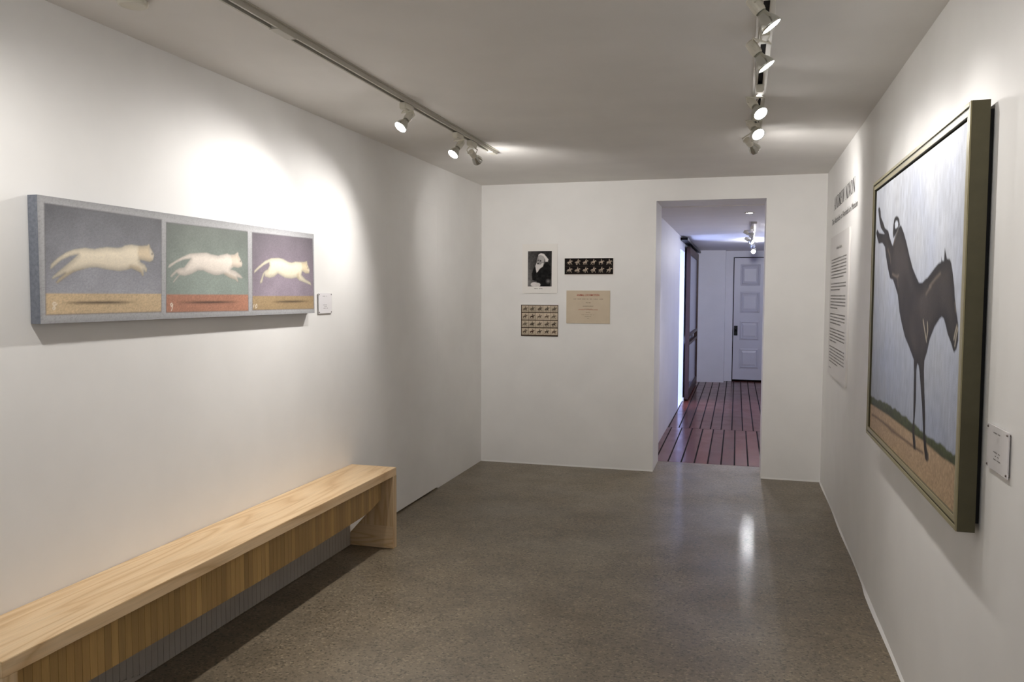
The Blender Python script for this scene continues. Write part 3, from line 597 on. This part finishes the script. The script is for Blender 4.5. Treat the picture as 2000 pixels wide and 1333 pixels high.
# --- two small label plaques
def plaque(y0, y1, z0, z1, side, label):
    x = XR if side > 0 else XL
    t_ = thing('label_plaque', (x, (y0+y1)/2, (z0+z1)/2), label, 'label', 'wall labels beside the paintings')
    f = lambda a: x-side*a
    def bb(a, b): return (min(f(a), f(b)), max(f(a), f(b)))
    part('plate', [(*bb(0.004, 0.007), y0, y1, z0, z1)], PLAQUE, t_, 0.0004)
    for yy in (y0+0.007, y1-0.007):
        for zz in (z0+0.007, z1-0.007):
            bm = bmesh.new(); lathe(bm, (f(0.0005), yy, zz), (-side, 0, 0), [(0, 0.0), (0, 0.0028), (0.0085, 0.0028), (0.0092, 0.0022), (0.0092, 0)], 12); link('screw', bm, BRASS, t_)
    bm = bmesh.new(); r_ = random.Random(int(y0*100)); W_ = y1-y0; Hh = z1-z0
    g = (lambda s, t: Vector((f(0.0074), y1-s, t))) if side > 0 else (lambda s, t: Vector((f(0.0074), y0+s, t)))
    wordline(bm, W_*0.30, W_*0.62, z1-Hh*0.15, 0.0032, g, r_)
    for k, (a, b) in enumerate(((0.32, 0.66), (0.40, 0.60), (0.34, 0.70))): wordline(bm, W_*a, W_*b, z1-Hh*(0.58+0.08*k), 0.0028, g, r_)
    link('printed_text', bm, FAINT, t_)
plaque(2.114, 2.280, 1.022, 1.132, 1, 'small clear screwed label plaque on the right wall beside the horse painting')
plaque(3.835, 3.978, 1.346, 1.455, -1, 'small grey label plaque on the left wall beside the cat painting')

# ------------------------------------------------------------------ prints on the back wall
def bw(off): return lambda a, b: np.stack([a, np.full_like(a, YB-off), b], 1)
# bearded sitter
pt = thing('portrait_print', (-1.65, YB, 1.67), 'white mounted portrait photograph of a bearded person in a dark coat, on the back wall', 'photograph')
part('mount', [(-1.800, -1.497, YB-0.008, YB-0.0005, 1.466, 1.880)], PAPER, pt, 0.0005)
A, Bb, na, nb = grid(-1.7525, -1.545, 1.522, 1.819, 0.0022)
px = (A+1.7525)/0.2075*555+145; py = (1.819-Bb)/0.297*830+255; P = np.stack([px, py], 1)
sf = vnoise(px/60, py/60, 31)*0.6+vnoise(px/25, py/25, 32)*0.4
tone = 52+40*np.clip((420-px)/280, 0, 1)+30*np.clip((py-500)/500, 0, 1)+35*(sf-0.5)
def tn(val, dd, w=14.0):
    global tone
    m_ = cov(dd, w); tone = tone*(1-m_)+val*m_
tn(26+30*(sf-0.4), sdf(P, [(520, 560), (600, 500), (670, 620), (695, 800), (660, 1085), (430, 1085), (350, 960), (250, 930), (238, 780), (285, 640), (330, 620), (350, 740), (420, 660)]))
tn(150, sdf(P, [(370, 400), (395, 340), (520, 340), (545, 430), (520, 560), (430, 590), (350, 540), (352, 470)]))
tn(226, sdf(P, [(385, 360), (400, 325), (450, 303), (520, 318), (575, 385), (625, 450), (610, 505), (550, 505), (545, 440), (500, 370), (440, 350)]))
tn(178, sdf(P, [(440, 350), (500, 365), (530, 420), (520, 500), (470, 520), (440, 450), (400, 440), (390, 380)]))
tn(216, sdf(P, [(352, 520), (318, 600), (332, 690), (350, 765), (382, 735), (420, 672), (500, 612), (515, 545), (480, 530), (430, 575), (400, 560)]))
for cx_, cy_, r_ in ((385, 468, 15), (440, 482, 17), (382, 548, 22)):
    tn(42, np.hypot(px-cx_, (py-cy_)*1.4)-r_)
tn(222, np.hypot((px-300)/1.7, py-1035)-52); tn(214, np.hypot((px-380)/1.3, py-1045)-48); tn(120, np.hypot(px-620, py-960)-42, 60)
tone = np.clip(tone+10*(vnoise(px/9, py/9, 33)-0.5), 8, 240); lin = ((tone/255)**2.2)[:, None]
sheet('picture', A, Bb, na, nb, lin*np.array([1.0, 0.95, 0.92]), bw(0.0086), PRINT, pt)
bm = bmesh.new(); rnd = random.Random(5); wordline(bm, -1.695, -1.612, 1.503, 0.006, lambda s, t: Vector((s, YB-0.0088, t)), rnd); link('caption', bm, FAINT, pt)

def rider(P, cx, cy, s, ph):             # plain horse-and-rider silhouette, unit cell coordinates, y up
    k = math.sin(ph); c = math.cos(ph); Q = (P-np.array([cx, cy]))/s
    def cap(a, b, r): return pdist(Q, [a, b])-r
    lean = 0.05*k
    parts_ = [cap((-.17, .0), (.13, .02), .085), cap((.13, .04), (.27, .17+.03*k), .048), cap((.27, .18+.03*k), (.36, .12+.03*k), .028),
              cap((-.22, .03), (-.33, -.04-.05*c), .022), cap((.0, .08), (.05+lean, .27), .05), cap((.06+lean, .34), (.06+lean, .35), .035), cap((.04, .22), (.17, .12), .02), cap((.02, .06), (.06, -.1), .03)]
    for x0, a in ((-.2, ph), (-.16, ph+2.2), (.12, ph+3.6), (.16, ph+1.2)):
        kx = x0+.09*math.sin(a); ky = -.15; fx = kx+.09*math.sin(a-0.9); fy = -.31+.07*max(0, math.cos(a))
        parts_ += [cap((x0, -.03), (kx, ky), .032), cap((kx, ky), (fx, fy), .018)]
    return np.min(np.stack(parts_), 0)*s

# 20-frame grid of dark riders
gp = thing('rider_grid_print', (-1.65, YB, 1.235), 'small sepia sheet of twenty dark horse riders, lowest on the back wall under the portrait', 'photograph')
part('mount', [(-1.8115, -1.4865, YB-0.007, YB-0.0005, 1.0995, 1.368)], PAPER, gp, 0.0004)
A, Bb, na, nb = grid(-1.8105, -1.4875, 1.1005, 1.367, 0.0018); P = np.stack([A, Bb], 1)
Wg, Hg = 0.323, 0.2665; base = np.array([s2l(60), s2l(44), s2l(34)]); C = np.tile(base, (len(A), 1)); fn = vnoise(A*300, Bb*300, 41)
for r in range(4):
    for q_ in range(5):
        x0 = -1.8105+0.004+q_*(Wg-0.008)/5; x1 = x0+(Wg-0.008)/5; z1 = 1.367-0.006-r*(Hg-0.010)/4; z0 = z1-(Hg-0.010)/4
        inside = (A > x0+0.0015) & (A < x1-0.001) & (Bb > z0+0.008) & (Bb < z1)
        lt = random.uniform(0.85, 1.08)*(0.88 if r == 0 else 1.0)
        C = np.where(inside[:, None], (L3(206, 190, 168)*lt)[None]*(0.82+0.3*fn[:, None])*(0.82+0.25*np.clip((Bb-z0)/(z1-z0), 0, 1)[:, None]), C)
        d = rider(P, (x0+x1)/2+random.uniform(-.002, .002), (z0+z1)/2+0.002, 0.062, 0.55*(r*5+q_)+random.uniform(-.3, .3))
        C = over(C, L3(random.uniform(34, 62), 28, 20), cov(d, 0.002)*inside*random.uniform(0.8, 1.0))
sheet('picture', A, Bb, na, nb, C, bw(0.0076), PRINT, gp)
# 12-frame strip of pale riders
sp_ = thing('rider_strip_print', (-1.23, YB, 1.687), 'dark horizontal strip of twelve pale horse riders, upper right print on the back wall', 'photograph')
part('mount', [(-1.437, -1.020, YB-0.007, YB-0.0005, 1.616, 1.758)], PAPER, sp_, 0.0004)
A, Bb, na, nb = grid(-1.4345, -1.0265, 1.6225, 1.7565, 0.0018); P = np.stack([A, Bb], 1)
C = np.tile(L3(20, 14, 12), (len(A), 1))*(0.7+0.6*vnoise(A*90, Bb*90, 42)[:, None]); fn = vnoise(A*110, Bb*110, 43)
for r in range(2):
    for q_ in range(6):
        x0 = -1.4345+0.006+q_*0.0665; z1 = 1.7565-0.002-r*0.064; d = rider(P, x0+0.036, z1-0.031, 0.066, 0.8*(q_+6*r)+0.4)
        C = over(C, L3(214, 196, 176)[None]*(0.55+0.6*fn[:, None]), cov(d, 0.003)*0.85)
C = over(C, L3(104, 90, 80), cov(np.abs(Bb-(1.7565-0.066))-0.0006, 0.002)*0.6); C = over(C, L3(110, 92, 80), cov(Bb-1.6265, 0.003)*0.8)
sheet('picture', A, Bb, na, nb, C, bw(0.0076), PRINT, sp_)
# tan title page
tp = thing('title_page', (-1.233, YB, 1.35), 'tan printed title page with a red heading, lower right sheet on the back wall', 'title page')
part('sheet', [(-1.417, -1.050, YB-0.006, YB-0.0005, 1.2145, 1.4885)], TAN, tp, 0.0004)
tf = lambda cx, cz: (lambda s, t: Vector((cx+s, YB-0.0066, cz+t)))
bm = bmesh.new(); letters(bm, 'ANIMAL LOCOMOTION.', 0.023, tf(-1.233, 1.443), fit=0.195, bold=0.0005, shear=0.15); o = link('heading', bm, REDINK, tp); o['label'] = 'red heading'
bm = bmesh.new(); letters(bm, 'UNIVERSITY OF PENNSYLVANIA', 0.013, tf(-1.233, 1.325), fit=0.165, bold=0.0002); o = link('red_line', bm, PINKRED, tp); o['label'] = 'faded red line of print'
bm = bmesh.new(); rnd = random.Random(9); ff = lambda s, t: Vector((-1.233+s, YB-0.0066, t))
letters(bm, 'EADWEARD MUYBRIDGE', 0.014, tf(-1.233, 1.353), fit=0.088)
letters(bm, '1872-1885', 0.011, tf(-1.233, 1.384), fit=0.042)
letters(bm, 'PLATES', 0.011, tf(-1.233, 1.303), fit=0.036)
letters(bm, 'PHILADELPHIA', 0.012, tf(-1.233, 1.268), fit=0.052)
letters(bm, '1887', 0.010, tf(-1.233, 1.252), fit=0.016)
for zz, hw, h in ((1.4185, 0.125, 0.0045), (1.335, 0.032, 0.003), (1.286, 0.056, 0.003)): wordline(bm, -hw, hw, zz, h, ff, rnd)
link('printed_text', bm, BROWNINK, tp)

# ------------------------------------------------------------------ lamp tracks and spotlights
def track(x, y0, y1, joints, label):
    t_ = thing('lamp_track', (x, (y0+y1)/2, H), label, 'lighting track', 'ceiling lamp tracks')
    bm = bmesh.new()
    box(bm, x-0.029, x+0.029, y0, y1, H-0.004, H-0.0003); box(bm, x-0.018, x-0.010, y0, y1, H-0.022, H-0.004); box(bm, x+0.010, x+0.018, y0, y1, H-0.022, H-0.004)
    link('channel', bm, TRACKM, t_)
    bm = bmesh.new(); box(bm, x-0.0098, x+0.0098, y0+0.01, y1-0.01, H-0.010, H-0.0042); o = link('slot', bm, DARK, t_); o['label'] = 'dark inner slot'
    for a, b in joints:
        bm = bmesh.new(); box(bm, x-0.0185, x+0.0185, a, b, H-0.025, H-0.004, 0.001); link('connector', bm, TRACKM, t_)
    return t_
TXL, TXR = -1.572, 0.056
track(TXL, 0.6, 5.09, ((2.50, 2.62), (4.98, 5.085)), 'long white ceiling lamp track beside the left wall')
track(TXR, 0.9, 5.10, ((2.0, 2.12), (4.98, 5.095)), 'white ceiling lamp track near the right wall')

def spot_light(name, loc, d, power, size, blend, radius=0.03, color=WARM):
    l = bpy.data.lights.new(name, 'SPOT'); l.energy = power; l.spot_size = math.radians(size); l.spot_blend = blend; l.shadow_soft_size = radius; l.color = color
    o = bpy.data.objects.new(name, l); COL.objects.link(o); o.location = loc; o.rotation_euler = Vector(d).to_track_quat('-Z', 'Y').to_euler(); return o
def spotlight(x, lens, target, label, power, group, beam=62, spill=1.0, lensmat=None, zc=H, blend=0.75, color=WARM):
    lens = Vector(lens); d = (Vector(target)-lens).normalized(); piv = lens-d*0.085
    ay = piv.y; t_ = thing('track_spotlight', (x, ay, zc-0.022), label, 'spotlight', group)
    bm = bmesh.new(); box(bm, x-0.0165, x+0.0165, ay-0.052, ay+0.052, zc-0.055, zc-0.0225, 0.004); link('adapter', bm, CREAM, t_)
    dd, u, w = frame_axes(d)
    bm = bmesh.new()
    for s in (-1, 1):
        a = Vector((x+s*0.010, ay+0.015*s, zc-0.054)); b = piv+u*(s*0.034)+Vector((0, 0, 0.020)); c = piv+u*(s*0.022)
        tube(bm, [a, a+Vector((s*0.012, 0, -0.012)), b, c+u*s*0.004, c-u*s*0.010], 0.0032)
    link('yoke', bm, CREAM, t_)
    bm = bmesh.new(); lathe(bm, piv, d, [(-0.022, 0), (-0.022, 0.014), (-0.018, 0.018), (0.022, 0.019), (0.030, 0.017), (0.030, 0)]); link('lamp_holder', bm, CREAM, t_, False)
    bm = bmesh.new(); lathe(bm, piv, d, [(0.0305, 0.0), (0.0305, 0.014), (0.045, 0.017), (0.060, 0.026), (0.078, 0.0315), (0.085, 0.0325), (0.085, 0.030), (0.082, 0.029)], 24)
    bulb = link('bulb', bm, GLASSY, t_, True)
    bm = bmesh.new(); lathe(bm, piv, d, [(0.0835, 0.0), (0.0835, 0.0290), (0.0828, 0.0292)], 24); o = link('lens', bm, lensmat or LENS, bulb)
    o['label'] = 'glowing lens'
    if power: spot_light('beam', lens+d*0.012, d, power, beam, blend, 0.028, color)
    if spill: spot_light('spill', lens+d*0.012, d, SPILL_W*spill, 165, 1.0, 0.03, color)
    return t_
gl_, gr_, gc_ = 'spotlights on the left lamp track', 'spotlights on the right lamp track', 'spotlights on the corridor ceiling'
spotlight(TXL, (TXL-0.048, 1.45, 2.245), (XL, 2.35, 1.0), 'white spotlight nearest the camera on the left track', LEFT_W*0.5, gl_, 113, blend=1.0)
spotlight(TXL, (TXL-0.014, 3.60, 2.246), (XL, 2.65, 0.98), 'larger glowing spotlight on the left track, aimed back at the cat painting', LEFT_W, gl_, 113, blend=1.0)
spotlight(TXL, (TXL-0.014, 4.33, 2.240), (XL, 3.35, 0.92), 'second glowing spotlight from the far end of the left track', LEFT_W*0.95, gl_, 113, blend=1.0)
spotlight(TXL, (TXL+0.01, 4.70, 2.262), (-1.35, YB, 1.45), 'spotlight at the far end of the left track, seen from behind', BACK_W, gl_, 120, 1.6, LENSOFF, blend=1.0)
spotlight(TXR, (TXR+0.03, 1.75, 2.25), (XR, 2.35, 1.45), 'white spotlight added out of view, nearest the camera on the right track', RIGHT_W*0.5, gr_, 92, spill=0.4, blend=1.0)  # unseen lamp added for its light
spotlight(TXR, (TXR+0.012, 2.53, 2.240), (XR, 2.56, 1.50), 'topmost of the glowing spotlights on the right track, tilted to the wall', RIGHT_W*0.8, gr_, 92, spill=0.4, blend=1.0)
spotlight(TXR, (TXR+0.010, 2.96, 2.240), (XR, 2.95, 1.45), 'second from the top of the glowing spotlights on the right track', RIGHT_W*0.8, gr_, 92, spill=0.4, blend=1.0)
spotlight(TXR, (TXR+0.006, 3.70, 2.238), (XR-0.05, 3.10, 1.45), 'third from the top of the glowing spotlights on the right track', RIGHT_W, gr_, 92, spill=0.4, blend=1.0)
spotlight(TXR, (TXR+0.004, 4.17, 2.238), (XR-0.05, 3.35, 1.35), 'lowest fully glowing spotlight on the right track, facing the camera', RIGHT_W, gr_, 92, spill=0.4, blend=1.0)
spotlight(TXR, (TXR-0.006, 4.62, 2.245), (XR, 5.75, 1.75), 'spotlight at the far end of the right track, seen from behind', BACK_W*0.8, gr_, 110, 1.6, LENSOFF, blend=1.0)

# small round fixture on the ceiling
bm = bmesh.new(); lathe(bm, (-1.885, 2.19, H), (0, 0, -1), [(0, 0.0), (0, 0.044), (0.012, 0.047), (0.022, 0.044), (0.024, 0.036), (0.020, 0.030), (0.020, 0)], 28)
tag(link('ceiling_fixture', bm, CREAM, None, True), 'small round white fixture on the ceiling at the top left edge', 'ceiling fixture')

# corridor lamps
dl = thing('downlight', (0.048, 7.66, CH), 'round glowing downlight in the corridor ceiling just past the doorway', 'downlight')
bm = bmesh.new(); lathe(bm, (0.048, 7.66, CH), (0, 0, -1), [(0, 0.030), (0.0, 0.046), (0.006, 0.046), (0.008, 0.034), (0.004, 0.030)], 24); link('rim', bm, CREAM, dl)
bm = bmesh.new(); lathe(bm, (0.048, 7.66, CH-0.0005), (0, 0, -1), [(0, 0), (0, 0.031), (0.005, 0.030), (0.006, 0)], 24); link('lens', bm, LENS, dl)
spot_light('beam', (0.048, 7.66, CH-0.02), (0, 0, -1), CORR_W*0.25, 120, 0.8)
COOL = (0.95, 0.95, 1.0)
for i, (x, y, tgt, lab) in enumerate(((0.085, 8.92, (CX1, 9.0, 1.7), 'cone-shaped corridor spotlight nearest the doorway, aimed right'),
                                 (0.095, 9.90, (CX1, 9.6, 1.7), 'second corridor spotlight from the doorway, lens lit on its right side'),
                                 (0.105, 10.75, (0.1, CY1, 1.2), 'third corridor spotlight from the doorway, lens lit on its right side'),
                                 (0.130, 12.0, (0.05, 5.0, 0.2), 'brightest corridor spotlight, farthest along and facing the camera'))):
    spotlight(x, (x+0.01, y, CH-0.125), tgt, lab, CORR_W*(0.28, 0.3, 0.45, 0.12)[i], gc_, 95, 2.5, None, CH, color=COOL)
bm = bmesh.new(); box(bm, 0.075, 0.13, 8.6, 12.3, CH-0.0225, CH-0.0003)
tag(link('lamp_track', bm, TRACKM), 'white lamp track along the corridor ceiling', 'lighting track')
